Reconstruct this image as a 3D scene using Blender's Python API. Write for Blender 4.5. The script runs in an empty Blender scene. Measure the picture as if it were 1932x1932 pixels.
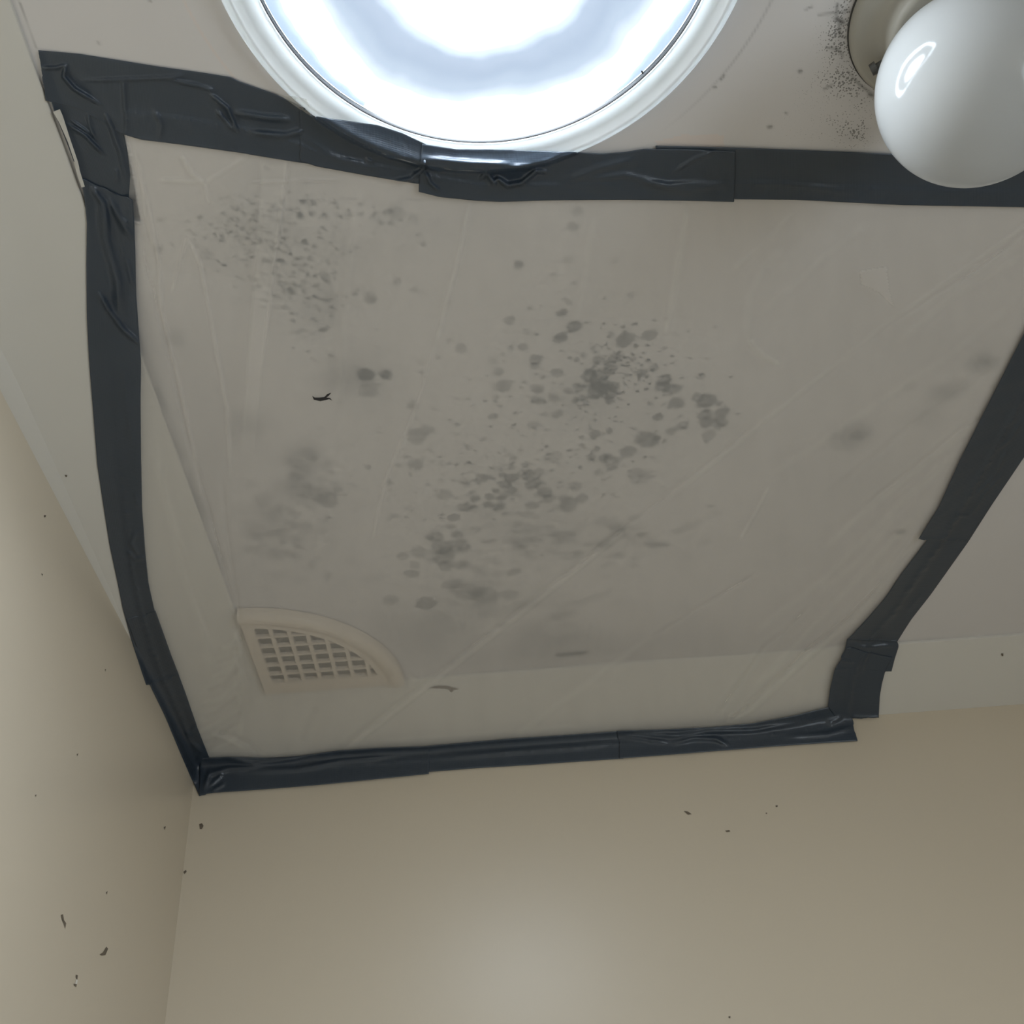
import bpy, bmesh, math, random
import numpy as np
from mathutils import Matrix, Vector

# ------------------------------------------------------------------ camera, world, exposure
SC = bpy.context.scene
COL = SC.collection
FPX, W = 2097.75, 1932.0
YAW, PITCH, ROLL = 0.041486, 0.693210, -0.094900
H, ZC = 0.72, 2.40                      # camera to ceiling, ceiling height
O = np.array([0.0, 0.0, ZC - H])
_f = np.array([math.sin(YAW) * math.cos(PITCH), math.cos(YAW) * math.cos(PITCH), math.sin(PITCH)])
_x = np.array([math.cos(YAW), -math.sin(YAW), 0.0])
_u = np.cross(_x, _f)
CR = np.array([math.cos(ROLL) * _x + math.sin(ROLL) * _u, -math.sin(ROLL) * _x + math.cos(ROLL) * _u, _f])

cam = bpy.data.objects.new('camera', bpy.data.cameras.new('camera'))
COL.objects.link(cam)
cam.matrix_world = Matrix(((CR[0][0], CR[1][0], -CR[2][0], O[0]),
                           (CR[0][1], CR[1][1], -CR[2][1], O[1]),
                           (CR[0][2], CR[1][2], -CR[2][2], O[2]), (0, 0, 0, 1)))
cam.data.sensor_width = 36.0
cam.data.lens = FPX / W * 36.0
cam.data.clip_start = 0.01
SC.camera = cam

world = bpy.data.worlds.new('daylight')
SC.world = world
world.use_nodes = True
world.node_tree.nodes['Background'].inputs[0].default_value = (0.75, 0.87, 1.0, 1)
world.node_tree.nodes['Background'].inputs[1].default_value = 1.0
SC.view_settings.view_transform = 'Standard'
SC.view_settings.look = 'None'
SC.view_settings.gamma = 1.0
SC.view_settings.use_curve_mapping = False
SC.view_settings.exposure = 0.09
SC.cycles.use_denoising = True
SC.cycles.max_bounces = 6
SC.cycles.adaptive_threshold = .025
SC.cycles.use_light_tree = False
SC.cycles.diffuse_bounces = 4
SC.cycles.glossy_bounces = 3
SC.cycles.transparent_max_bounces = 16
SC.cycles.sample_clamp_indirect = 6.0
SKY_GAIN = 58.0                         # brightness of the daylight coming down the skylight
FILL_POWER = 15.5
# unseen area light added to brighten the ceiling and walls
fill_light = bpy.data.lights.new('added_fill_light', 'AREA'); fill_light.shape = 'RECTANGLE'
fill_light.size = 0.96; fill_light.size_y = 0.96; fill_light.energy = FILL_POWER; fill_light.color = (.77, .88, 1.0)
fill_lamp = bpy.data.objects.new('added_fill_light', fill_light); COL.objects.link(fill_lamp)
fill_lamp.location = (1.435, -0.85, 1.15); fill_lamp.rotation_euler = (math.radians(90), 0, math.radians(90))

# ------------------------------------------------------------------ room measures
XW, YB = -0.3737, 1.2704                # left wall, back wall
XR, YF = 1.45, -1.40                    # right wall, wall behind the camera
CS, CDROP, CSTEP = 0.1025, 0.0431, 0.0032
LIPO, LIPH = 0.007, 0.010
C0 = np.array([0.0299, 0.2923])         # skylight centre
RP = [(.1750, 0.0), (.1745, .004), (.1730, .0080), (.1705, .0108), (.1685, .0122), (.1670, .0125), (.1655, .0118),
      (.1625, .0095), (.1590, .0078), (.1550, .0070), (.1530, .0074), (.1518, .0084), (.1508, .0086), (.1502, .0078)]
_rr = np.array([p[0] for p in RP][::-1]); _rh = np.array([p[1] for p in RP][::-1])

def ring_drop(r):
    h = np.interp(r, _rr, _rh, left=0.0, right=0.0)
    lens = 0.0030 + 0.002 * (1 - np.clip(r / .15, 0, 1) ** 2)
    return np.where(r < .1500, lens, h)

def rays(px):
    px = np.asarray(px, float)
    d = np.stack([(px[..., 0] - 966) / FPX, -(px[..., 1] - 966) / FPX, np.ones(px.shape[:-1])], -1)
    return d @ CR

def planes():
    L = [((0, 0, 1), H), ((-1, 0, 0), -XW), ((0, 1, 0), YB)]
    xc = XW + CS
    def pl(p, q):      # plane through profile points (offset from wall, drop); left then back wall
        (o1, d1), (o2, d2) = p, q
        a, b = d2 - d1, o1 - o2
        n = np.array([a, b]) / math.hypot(a, b)
        nl = np.array([-n[0], 0, n[1]]); P = np.array([XW + o1, 0, H - d1]); L.append((nl, nl @ P))
        nb = np.array([0, n[0], n[1]]); P = np.array([0, YB - o1, H - d1]); return nb, nb @ P
    L.append(pl((CS, CSTEP), (0, CDROP)))
    return [(np.array(n, float), c) for n, c in L]
PL = planes()

def hit_t(px, ring=True):
    d = rays(px)
    t = np.full(d.shape[:-1], 1e9)
    for n, c in PL:
        den = d @ n
        tt = np.where(den > 1e-6, c / np.maximum(den, 1e-6), 1e9)
        t = np.minimum(t, tt)
    if ring:
        sh = t.shape; tf = t.reshape(-1); df = d.reshape(-1, 3)
        s = np.linspace(.972, 1.0, 90)
        tt = tf[:, None] * s[None]
        X = df[:, 0:1] * tt - C0[0]; Y = df[:, 1:2] * tt - C0[1]; Z = df[:, 2:3] * tt
        ok = Z >= H - ring_drop(np.hypot(X, Y))
        ok[:, -1] = True
        t = np.take_along_axis(tt, ok.argmax(1)[:, None], 1)[:, 0].reshape(sh)
    return t

def P3(px, t):
    return O + rays(px) * np.asarray(t)[..., None]

def at(x, y, lift=0.0):
    """photo pixel -> point on the room surface, lifted towards the room"""
    px = np.array([x, y], float)
    t = hit_t(px[None])[0]
    d = rays(px)
    return O + d * (t - lift / np.linalg.norm(d))

def ceil_xy(x, y):
    d = rays((x, y)); return d[:2] * (H / d[2])

# ------------------------------------------------------------------ materials
def mat(name):
    m = bpy.data.materials.new(name); m.use_nodes = True
    nt = m.node_tree
    return m, nt, nt.nodes['Principled BSDF'], nt.nodes['Material Output']

def N(nt, t, **kw):
    n = nt.nodes.new(t)
    for k, v in kw.items():
        if k.startswith('i_'):
            key = k[2:]
            key = int(key) if key.isdigit() else key
            n.inputs[key].default_value = v
        else: setattr(n, k, v)
    return n

def mixcol(nt, fac, a, b):
    n = nt.nodes.new('ShaderNodeMix'); n.data_type = 'RGBA'
    for sock, v in ((n.inputs[0], fac), (n.inputs[6], a), (n.inputs[7], b)):
        if hasattr(v, 'is_output'): nt.links.new(v, sock)
        elif isinstance(v, (int, float)): sock.default_value = v
        else: sock.default_value = (*v, 1)
    return n.outputs[2]

def math_n(nt, op, a, b=0.0, clamp=False):
    n = nt.nodes.new('ShaderNodeMath'); n.operation = op; n.use_clamp = clamp
    for s, v in ((n.inputs[0], a), (n.inputs[1], b)):
        if hasattr(v, 'is_output'): nt.links.new(v, s)
        else: s.default_value = v
    return n.outputs[0]

def paint_mat(name, col, rough=.5, var=.06, scale=6.0, bump=.08, bscale=180.0, spec=.4):
    m, nt, b, out = mat(name)
    tc = N(nt, 'ShaderNodeTexCoord')
    nz = N(nt, 'ShaderNodeTexNoise', i_Scale=scale, i_Detail=2.0)
    nt.links.new(tc.outputs['Object'], nz.inputs['Vector'])
    dark = tuple(c * (1 - var) for c in col); lite = tuple(min(1, c * (1 + var)) for c in col)
    nt.links.new(mixcol(nt, nz.outputs[0], dark, lite), b.inputs['Base Color'])
    b.inputs['Roughness'].default_value = rough
    b.inputs['Specular IOR Level'].default_value = spec
    return m

M = {}
M['wall'] = paint_mat('cream satin wall paint', (.68, .60, .475), rough=.34, var=.05, scale=3.0, bump=.10, bscale=90, spec=.45)
M['trim'] = paint_mat('white cornice paint', (.70, .68, .63), rough=.38, var=.03, scale=5)
M['floor'] = paint_mat('pale floor tile', (.78, .77, .75), rough=.4)
M['chip'] = paint_mat('dark chipped paint', (.17, .14, .105), rough=.8, var=.4, scale=300)
M['palechip'] = paint_mat('bare plaster', (.85, .82, .74), rough=.8)
M['flake'] = paint_mat('peeling white paint', (.62, .60, .55), rough=.6, var=.15, scale=120)
M['vent'] = paint_mat('beige vent plastic', (.74, .66, .56), rough=.4, var=.03)
M['ventdark'] = paint_mat('dark vent backing', (.16, .16, .13), rough=.8, var=.3, scale=60)
m, nt, b, out = mat('white skylight trim'); M['ringp'] = m       # thin translucent white plastic
b.inputs['Base Color'].default_value = (.88, .90, .90, 1); b.inputs['Roughness'].default_value = .22
tl_ = N(nt, 'ShaderNodeBsdfTranslucent'); tl_.inputs[0].default_value = (.85, .90, .92, 1)
mx_ = N(nt, 'ShaderNodeMixShader', i_0=.36); nt.links.new(b.outputs[0], mx_.inputs[1]); nt.links.new(tl_.outputs[0], mx_.inputs[2]); nt.links.new(mx_.outputs[0], out.inputs['Surface'])
M['gasket'] = paint_mat('dark gasket', (.05, .05, .05), rough=.6)
M['plate'] = paint_mat('grey lamp plate', (.40, .385, .34), rough=.45, var=.05, scale=20)
M['screw'] = paint_mat('tarnished screw', (.07, .07, .065), rough=.4)
M['fleck'] = paint_mat('dark fleck', (.035, .033, .035), rough=.7)

# ceiling: paint with mould stains (attributes hold where they grew)
m, nt, b, out = mat('mouldy ceiling paint'); M['ceiling'] = m
tc = N(nt, 'ShaderNodeTexCoord')
am = N(nt, 'ShaderNodeAttribute', attribute_name='mould'); ad = N(nt, 'ShaderNodeAttribute', attribute_name='speck')
al = N(nt, 'ShaderNodeAttribute', attribute_name='crack'); ap = N(nt, 'ShaderNodeAttribute', attribute_name='pink')
base = mixcol(nt, ap.outputs['Fac'], (.73, .708, .70), (.80, .68, .62))
base = mixcol(nt, am.outputs['Fac'], base, (.085, .108, .128))
vo = N(nt, 'ShaderNodeTexVoronoi', i_Scale=620.0, i_Randomness=1.0); nt.links.new(tc.outputs['Object'], vo.inputs['Vector'])
thr = math_n(nt, 'MULTIPLY', ad.outputs['Fac'], .42)
sp = math_n(nt, 'MULTIPLY', math_n(nt, 'SUBTRACT', thr, vo.outputs['Distance']), 9.0, True)
base = mixcol(nt, math_n(nt, 'MULTIPLY', sp, .65), base, (.06, .055, .05))
base = mixcol(nt, math_n(nt, 'MULTIPLY', al.outputs['Fac'], .9), base, (.045, .04, .035))
nt.links.new(base, b.inputs['Base Color'])
b.inputs['Roughness'].default_value = .5; b.inputs['Specular IOR Level'].default_value = .35

# duct tape: dark grey film with cloth weave
m, nt, b, out = mat('grey duct tape'); M['tape'] = m
tcv = N(nt, 'ShaderNodeAttribute', attribute_name='tc')
w1 = N(nt, 'ShaderNodeTexWave', bands_direction='X', i_Scale=260.0, i_Distortion=.3)
w2 = N(nt, 'ShaderNodeTexWave', bands_direction='Y', i_Scale=200.0, i_Distortion=.3)
n1 = N(nt, 'ShaderNodeTexNoise', i_Scale=25.0, i_Detail=2.0)
for w in (w1, w2, n1): nt.links.new(tcv.outputs['Vector'], w.inputs['Vector'])
nt.links.new(mixcol(nt, n1.outputs[0], (.045, .061, .084), (.062, .083, .112)), b.inputs['Base Color'])
hh = math_n(nt, 'ADD', math_n(nt, 'MULTIPLY', math_n(nt, 'ADD', w1.outputs['Fac'], w2.outputs['Fac']), .35), math_n(nt, 'MULTIPLY', n1.outputs[0], 2.0))
bp = N(nt, 'ShaderNodeBump', i_Strength=.25, i_Distance=.0006)
nt.links.new(hh, bp.inputs['Height']); nt.links.new(bp.outputs[0], b.inputs['Normal'])
b.inputs['Roughness'].default_value = .30; b.inputs['Specular IOR Level'].default_value = .7
tl_ = N(nt, 'ShaderNodeBsdfTranslucent'); tl_.inputs[0].default_value = (.45, .55, .68, 1)
mx_ = N(nt, 'ShaderNodeMixShader', i_0=.20); nt.links.new(b.outputs[0], mx_.inputs[1]); nt.links.new(tl_.outputs[0], mx_.inputs[2]); nt.links.new(mx_.outputs[0], out.inputs['Surface'])

# plastic film: hazy, thicker where it folds over itself
def film_mat(name, haze_attr=None, haze=.3):
    m, nt, b, out = mat(name)
    nt.nodes.remove(b)
    tr = N(nt, 'ShaderNodeBsdfTransparent'); tr.inputs[0].default_value = (.97, .97, .96, 1)
    df = N(nt, 'ShaderNodeBsdfDiffuse'); df.inputs[0].default_value = (.96, .925, .89, 1)
    tl = N(nt, 'ShaderNodeBsdfTranslucent'); tl.inputs[0].default_value = (.96, .925, .89, 1)
    gl = N(nt, 'ShaderNodeBsdfGlossy'); gl.inputs['Roughness'].default_value = .22
    mx = N(nt, 'ShaderNodeMixShader', i_0=.36); nt.links.new(df.outputs[0], mx.inputs[1]); nt.links.new(tl.outputs[0], mx.inputs[2])
    m2 = N(nt, 'ShaderNodeMixShader', i_0=haze); nt.links.new(tr.outputs[0], m2.inputs[1]); nt.links.new(mx.outputs[0], m2.inputs[2])
    if haze_attr:
        a = N(nt, 'ShaderNodeAttribute', attribute_name=haze_attr); nt.links.new(a.outputs['Fac'], m2.inputs[0])
    m3 = N(nt, 'ShaderNodeMixShader', i_0=.035); nt.links.new(m2.outputs[0], m3.inputs[1]); nt.links.new(gl.outputs[0], m3.inputs[2])
    nt.links.new(m3.outputs[0], out.inputs['Surface'])
    return m
M['film'] = film_mat('hazy plastic film', 'haze')
M['clear'] = film_mat('clear tape film', None, .16)

# opal glass of the lamp globe
m, nt, b, out = mat('opal glass'); M['opal'] = m
b.inputs['Base Color'].default_value = (.50, .51, .505, 1); b.inputs['Roughness'].default_value = .10
tl_ = N(nt, 'ShaderNodeBsdfTranslucent'); tl_.inputs[0].default_value = (.80, .80, .78, 1)
mx_ = N(nt, 'ShaderNodeMixShader', i_0=.42); nt.links.new(b.outputs[0], mx_.inputs[1]); nt.links.new(tl_.outputs[0], mx_.inputs[2]); nt.links.new(mx_.outputs[0], out.inputs['Surface'])

# frosted diffuser: daylight coming down the tube
m, nt, b, out = mat('frosted skylight diffuser'); M['lens'] = m
tc = N(nt, 'ShaderNodeTexCoord')
sep = N(nt, 'ShaderNodeVectorMath', operation='LENGTH'); nt.links.new(tc.outputs['Object'], sep.inputs[0])
n1 = N(nt, 'ShaderNodeTexNoise', i_Scale=14.0, i_Detail=3.0); nt.links.new(tc.outputs['Object'], n1.inputs['Vector'])
rad = math_n(nt, 'ADD', sep.outputs['Value'], math_n(nt, 'MULTIPLY', math_n(nt, 'SUBTRACT', n1.outputs[0], .5), .035))
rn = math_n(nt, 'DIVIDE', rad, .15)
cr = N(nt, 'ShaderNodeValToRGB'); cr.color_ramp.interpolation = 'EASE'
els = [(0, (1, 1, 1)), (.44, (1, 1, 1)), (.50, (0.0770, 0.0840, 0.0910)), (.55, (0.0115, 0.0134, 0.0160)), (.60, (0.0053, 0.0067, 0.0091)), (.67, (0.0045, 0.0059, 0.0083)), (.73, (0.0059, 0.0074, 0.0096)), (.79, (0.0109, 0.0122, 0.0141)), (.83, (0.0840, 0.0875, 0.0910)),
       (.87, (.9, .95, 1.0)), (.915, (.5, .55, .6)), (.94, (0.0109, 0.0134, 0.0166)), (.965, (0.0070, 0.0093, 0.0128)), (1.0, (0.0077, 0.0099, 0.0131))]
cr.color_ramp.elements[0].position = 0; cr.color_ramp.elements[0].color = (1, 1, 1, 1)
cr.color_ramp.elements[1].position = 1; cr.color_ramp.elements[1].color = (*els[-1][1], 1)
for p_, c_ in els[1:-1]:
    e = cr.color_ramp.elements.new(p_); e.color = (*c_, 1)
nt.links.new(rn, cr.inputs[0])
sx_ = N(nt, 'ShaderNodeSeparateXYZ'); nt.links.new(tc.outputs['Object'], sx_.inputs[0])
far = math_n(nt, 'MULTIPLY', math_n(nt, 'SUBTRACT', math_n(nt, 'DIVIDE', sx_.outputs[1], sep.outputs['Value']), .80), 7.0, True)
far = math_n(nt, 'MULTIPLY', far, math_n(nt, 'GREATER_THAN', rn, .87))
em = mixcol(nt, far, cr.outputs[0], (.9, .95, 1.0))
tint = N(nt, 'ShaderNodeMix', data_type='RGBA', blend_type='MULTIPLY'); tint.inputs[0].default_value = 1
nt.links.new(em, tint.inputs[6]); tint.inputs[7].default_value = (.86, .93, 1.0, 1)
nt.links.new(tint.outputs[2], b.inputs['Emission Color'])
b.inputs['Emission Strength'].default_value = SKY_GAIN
b.inputs['Base Color'].default_value = (.7, .75, .8, 1); b.inputs['Roughness'].default_value = .2

m, nt, b, out = mat('added glow behind trim ring'); M['ringglow'] = m     # unseen glowing band added to light the trim ring from behind
b.inputs['Emission Color'].default_value = (.82, .93, 1.0, 1); b.inputs['Emission Strength'].default_value = SKY_GAIN * .30

# ------------------------------------------------------------------ mesh helpers
def link(name, me, m, parent=None, smooth=False):
    o = bpy.data.objects.new(name, me); COL.objects.link(o)
    if m: me.materials.append(m)
    if smooth: me.polygons.foreach_set('use_smooth', [True] * len(me.polygons))
    if parent is not None: o.parent = parent
    return o

def pydata(name, v, f, m, parent=None, smooth=False):
    me = bpy.data.meshes.new(name); me.from_pydata([tuple(map(float, p)) for p in v], [], f); me.update()
    return link(name, me, m, parent, smooth)

def grid_obj(name, P, m, parent=None, attrs={}, thick=None):
    nu, nv = P.shape[:2]
    idx = np.arange(nu * nv).reshape(nu, nv)
    q = np.stack([idx[:-1, :-1], idx[1:, :-1], idx[1:, 1:], idx[:-1, 1:]], -1).reshape(-1, 4)
    me = bpy.data.meshes.new(name)
    me.vertices.add(nu * nv); me.vertices.foreach_set('co', P.reshape(-1).astype(np.float32))
    me.loops.add(q.size); me.loops.foreach_set('vertex_index', q.reshape(-1).astype(np.int32))
    me.polygons.add(len(q)); me.polygons.foreach_set('loop_start', np.arange(0, q.size, 4, dtype=np.int32))
    me.polygons.foreach_set('loop_total', np.full(len(q), 4, dtype=np.int32))
    me.update(calc_edges=True)
    c = P.reshape(-1, 3).mean(0); n = np.zeros(len(me.polygons) * 3, np.float32); me.polygons.foreach_get('normal', n)
    if (n.reshape(-1, 3) @ (O - c)).mean() < 0: me.flip_normals()
    for k, a in attrs.items():
        a = np.asarray(a, np.float32)
        if a.ndim == 3:
            at_ = me.attributes.new(k, 'FLOAT_VECTOR', 'POINT'); at_.data.foreach_set('vector', a.reshape(-1))
        else:
            at_ = me.attributes.new(k, 'FLOAT', 'POINT'); at_.data.foreach_set('value', a.reshape(-1))
    o = link(name, me, m, parent, True)
    if thick:
        md = o.modifiers.new('thickness', 'SOLIDIFY'); md.thickness = thick; md.offset = -1
    return o

def box(name, lo, hi, m, parent=None, bevel=0.0):
    bm = bmesh.new(); bmesh.ops.create_cube(bm, size=1)
    for v in bm.verts:
        v.co = Vector([lo[i] + (v.co[i] + .5) * (hi[i] - lo[i]) for i in range(3)])
    if bevel: bmesh.ops.bevel(bm, geom=bm.edges[:], offset=bevel, segments=2, affect='EDGES')
    me = bpy.data.meshes.new(name); bm.to_mesh(me); bm.free()
    return link(name, me, m, parent)

def lathe(name, prof, m, parent=None, seg=128, cap=False, loc=(0, 0, 0), smooth=True):
    v, f = [], []
    for (r, z) in prof:
        for k in range(seg):
            a = 2 * math.pi * k / seg
            v.append((loc[0] + r * math.cos(a), loc[1] + r * math.sin(a), loc[2] + z))
    for i in range(len(prof) - 1):
        for k in range(seg):
            k2 = (k + 1) % seg
            f.append((i * seg + k, i * seg + k2, (i + 1) * seg + k2, (i + 1) * seg + k))
    if cap: f.append(tuple((len(prof) - 1) * seg + k for k in range(seg)))
    return pydata(name, v, f, m, parent, smooth)

def tag(o, label=None, cat=None, group=None, kind=None):
    if label: o['label'] = label
    if cat: o['category'] = cat
    if group: o['group'] = group
    if kind: o['kind'] = kind
    return o

def empty(name, loc=(0, 0, 0)):
    o = bpy.data.objects.new(name, None); COL.objects.link(o); o.location = loc; o.empty_display_size = .02
    return o

rng = np.random.default_rng(7)
_NT = {}
def noise2(x, y, scale, seed=0, oct=3):
    out = np.zeros(np.broadcast(x, y).shape); amp = 1.0; tot = 0
    for k in range(oct):
        key = (seed, k)
        if key not in _NT: _NT[key] = np.random.default_rng(seed * 31 + k).random((64, 64))
        T = _NT[key]; s = scale * 2 ** k
        X = x * s + 13.7 * k; Y = y * s + 7.1 * k
        xi = np.floor(X).astype(int); yi = np.floor(Y).astype(int); fx = X - xi; fy = Y - yi
        fx = fx * fx * (3 - 2 * fx); fy = fy * fy * (3 - 2 * fy)
        g = lambda a, c: T[a % 64, c % 64]
        out += amp * ((g(xi, yi) * (1 - fx) + g(xi + 1, yi) * fx) * (1 - fy) + (g(xi, yi + 1) * (1 - fx) + g(xi + 1, yi + 1) * fx) * fy)
        tot += amp; amp *= .5
    return out / tot

def seg_dist(X, Y, pts):
    """distance from points to a polyline, and the parameter along it"""
    best = np.full(np.shape(X), 1e9); par = np.zeros(np.shape(X)); n = len(pts) - 1
    for k in range(n):
        a = np.array(pts[k], float); c = np.array(pts[k + 1], float); ab = c - a; L = max(ab @ ab, 1e-12)
        u = np.clip(((X - a[0]) * ab[0] + (Y - a[1]) * ab[1]) / L, 0, 1)
        d = np.hypot(X - a[0] - u * ab[0], Y - a[1] - u * ab[1])
        mk = d < best; best = np.where(mk, d, best); par = np.where(mk, (k + u) / n, par)
    return best, par

def resample(pts, n):
    p = np.array(pts, float); s = np.r_[0, np.cumsum(np.hypot(*np.diff(p, axis=0).T))]
    u = np.linspace(0, s[-1], n)
    q = np.stack([np.interp(u, s, p[:, 0]), np.interp(u, s, p[:, 1])], -1)
    for _ in range(2):                     # round the corners of the traced line a little
        q[1:-1] = .25 * q[:-2] + .5 * q[1:-1] + .25 * q[2:]
    return q

# ------------------------------------------------------------------ the room
# ceiling: fine grid where stains show, plain around it
GX0, GX1, GY0, GY1 = XW + CS - .03, .72, .26, 1.20
ST = .00145
gx = np.arange(GX0, GX1, ST); gy = np.arange(GY0, GY1, ST)
CX, CY = np.meshgrid(gx, gy, indexing='ij')
mould = np.zeros(CX.shape); speck = np.zeros(CX.shape); crack = np.zeros(CX.shape); pink = np.zeros(CX.shape)

def to_px(X, Y, Z=ZC):
    d = np.stack([X - O[0], Y - O[1], np.full(np.shape(X), Z - O[2])], -1) @ CR.T
    return 966 + FPX * d[..., 0] / d[..., 2], 966 - FPX * d[..., 1] / d[..., 2]
PXX, PXY = to_px(CX, CY)

def scale_at(x, y):
    a = ceil_xy(x - 5, y); c = ceil_xy(x + 5, y); return np.hypot(*(c - a)) / 10

def spot(x, y, r, s, soft=.35, aspect=1.0, ang=0.0):
    c = ceil_xy(x, y); R = r * scale_at(x, y)
    i0, i1 = np.searchsorted(gx, [c[0] - 2.2 * R, c[0] + 2.2 * R]); j0, j1 = np.searchsorted(gy, [c[1] - 2.2 * R, c[1] + 2.2 * R])
    if i1 - i0 < 1 or j1 - j0 < 1: return
    X = CX[i0:i1, j0:j1] - c[0]; Y = CY[i0:i1, j0:j1] - c[1]
    a, b_ = math.cos(ang), math.sin(ang)
    U = (X * a + Y * b_) / aspect; V = (-X * b_ + Y * a)
    q = np.hypot(U, V) / R * (1 + .55 * (noise2(X + c[0], Y + c[1], 1.1 / max(R, .002), 3, 2) - .5))
    mk = np.clip((1 + soft - q) / (2 * soft), 0, 1); mk = mk * mk * (3 - 2 * mk)
    mk *= .72 + .56 * noise2(X + c[0], Y + c[1], 260, 5, 2)
    mould[i0:i1, j0:j1] = np.maximum(mould[i0:i1, j0:j1], 0) * (1 - .6 * s * mk) + s * mk

def cloud(x, y, rx, ry, s, seed=1, scale=18):
    q = np.exp(-(((PXX - x) / rx) ** 2 + ((PXY - y) / ry) ** 2))
    n = np.clip(noise2(CX, CY, scale, seed, 4) * 1.9 - .45, 0, 1)
    mould[:] = mould + s * q * n

# mould colonies, traced one by one (enlarged crop: origin 600,500, scale 2.273)
Z1 = [(1047, 205, 20, .5), (1095, 264, 27, .62), (1040, 313, 28, .55), (820, 238, 24, .36), (892, 286, 15, .28), (877, 350, 20, .42), (826, 354, 14, .3),
      (612, 357, 24, .34), (1316, 322, 34, .58), (1420, 302, 27, .45), (1253, 297, 14, .36), (1178, 355, 13, .38), (1107, 405, 14, .42), (1137, 388, 12, .4),
      (932, 405, 26, .46), (930, 432, 20, .4), (771, 457, 22, .36), (790, 520, 32, .40), (750, 410, 20, .2), (1025, 461, 23, .44), (1250, 450, 26, .52), (1276, 398, 24, .45),
      (1200, 408, 24, .42), (1235, 420, 15, .4), (1165, 455, 22, .46), (1160, 476, 28, .5), (1385, 463, 24, .5), (1440, 443, 19, .45), (1350, 403, 13, .42),
      (1200, 500, 40, .48), (1195, 535, 40, .46), (1265, 520, 25, .45), (1245, 546, 36, .46), (1118, 525, 24, .4), (1074, 540, 16, .38), (940, 530, 24, .44),
      (1485, 495, 26, .44), (1480, 520, 30, .42), (1520, 532, 30, .42), (1010, 572, 22, .34), (930, 580, 22, .36), (955, 585, 18, .34), (1105, 580, 16, .42), (1137, 572, 15, .4),
      (1253, 580, 20, .44), (1538, 592, 34, .50), (1630, 567, 24, .45), (1668, 584, 36, .55), (1720, 594, 15, .45), (1660, 640, 28, .44), (1732, 632, 29, .48), (1665, 673, 33, .48),
      (1730, 672, 25, .42), (1718, 692, 20, .4), (1675, 730, 28, .34), (1458, 652, 21, .55), (1560, 690, 26, .40), (1516, 712, 24, .36), (1410, 748, 42, .52), (1455, 744, 14, .4),
      (1330, 800, 34, .50), (1232, 830, 26, .54), (1275, 834, 18, .5), (1260, 866, 24, .44), (1170, 824, 22, .40), (1195, 788, 13, .45), (1187, 725, 24, .44), (1130, 740, 9, .5), (1250, 712, 14, .44),
      (1025, 640, 22, .34), (970, 640, 15, .3), (925, 685, 24, .28), (752, 648, 17, .36), (1010, 825, 34, .26), (838, 828, 14, .36), (890, 858, 18, .38), (830, 870, 16, .38),
      (705, 915, 24, .44), (742, 910, 13, .4), (790, 900, 18, .45), (832, 912, 32, .52), (800, 940, 24, .44), (900, 898, 28, .5), (925, 938, 34, .52), (950, 888, 24, .34),
      (830, 972, 30, .46), (765, 968, 16, .46), (735, 992, 21, .52), (785, 1000, 18, .42), (728, 1028, 20, .46), (772, 1038, 24, .46), (673, 1002, 19, .44), (628, 1038, 27, .5),
      (668, 1036, 14, .42), (540, 984, 32, .36), (583, 1083, 25, .42), (970, 975, 36, .42), (990, 1000, 26, .4), (1060, 1000, 25, .34), (1075, 1028, 36, .4), (1130, 1000, 26, .36),
      (1100, 950, 26, .32), (920, 1030, 24, .36), (568, 1122, 17, .36), (500, 1165, 32, .44), (598, 1158, 24, .32), (530, 1210, 44, .48), (610, 1208, 40, .46), (535, 1250, 46, .46),
      (365, 1248, 24, .34), (440, 1232, 34, .34), (545, 1290, 30, .38), (400, 1325, 28, .42), (415, 1288, 20, .32), (615, 1284, 28, .32), (465, 1450, 40, .44), (575, 1368, 34, .34), (310, 1436, 34, .28),
      (640, 1400, 60, .28), (710, 1418, 48, .3), (825, 1415, 34, .28), (1375, 905, 40, .28), (1205, 890, 20, .32), (210, 468, 34, .4), (292, 470, 27, .36), (215, 535, 40, .26), (425, 735, 40, .36), (470, 710, 30, .3),
      (420, 853, 34, .38), (405, 605, 22, .3), (215, 868, 16, .32), (345, 860, 14, .28), (305, 925, 12, .32), (82, 962, 17, .34), (40, 1000, 46, .3), (325, 1076, 16, .26), (380, 1040, 14, .2),
      (340, 72, 18, .3), (415, 103, 18, .22), (225, 148, 22, .26), (30, 48, 20, .26), (860, 0, 22, .3), (1075, 160, 14, .26), (1345, 130, 18, .2), (1640, 478, 18, .24)]
for (x, y, r, s) in Z1:
    spot(600 + x / 2.273, 500 + y / 2.273, r / 2.273 * 1.08, min(s * 1.12, .8), .24, 1 + .25 * rng.random(), rng.random() * 3)
R_ = np.random.default_rng(11)
def scatter(n, cx, cy, sx, sy, r0, r1, s0, s1, soft=.4, asp=1.4, shear=0.0):
    for _ in range(n):
        dy = R_.normal() * sy
        spot(cx + R_.normal() * sx + shear * dy, cy + dy, R_.uniform(r0, r1), R_.uniform(s0, s1), soft, R_.uniform(1, asp), R_.uniform(-.3, .3))
scatter(170, 1110, 720, 110, 75, 1.8, 4.4, .35, .65)
scatter(80, 1190, 690, 40, 34, 1.8, 3.4, .5, .85)
scatter(150, 1010, 890, 130, 60, 1.8, 4.6, .28, .5, shear=-.6)
scatter(60, 1040, 1020, 90, 34, 6, 12, .10, .24, .6, 1.8)
scatter(46, 920, 1000, 60, 60, 5, 10, .12, .26, .6, 1.8)
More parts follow.
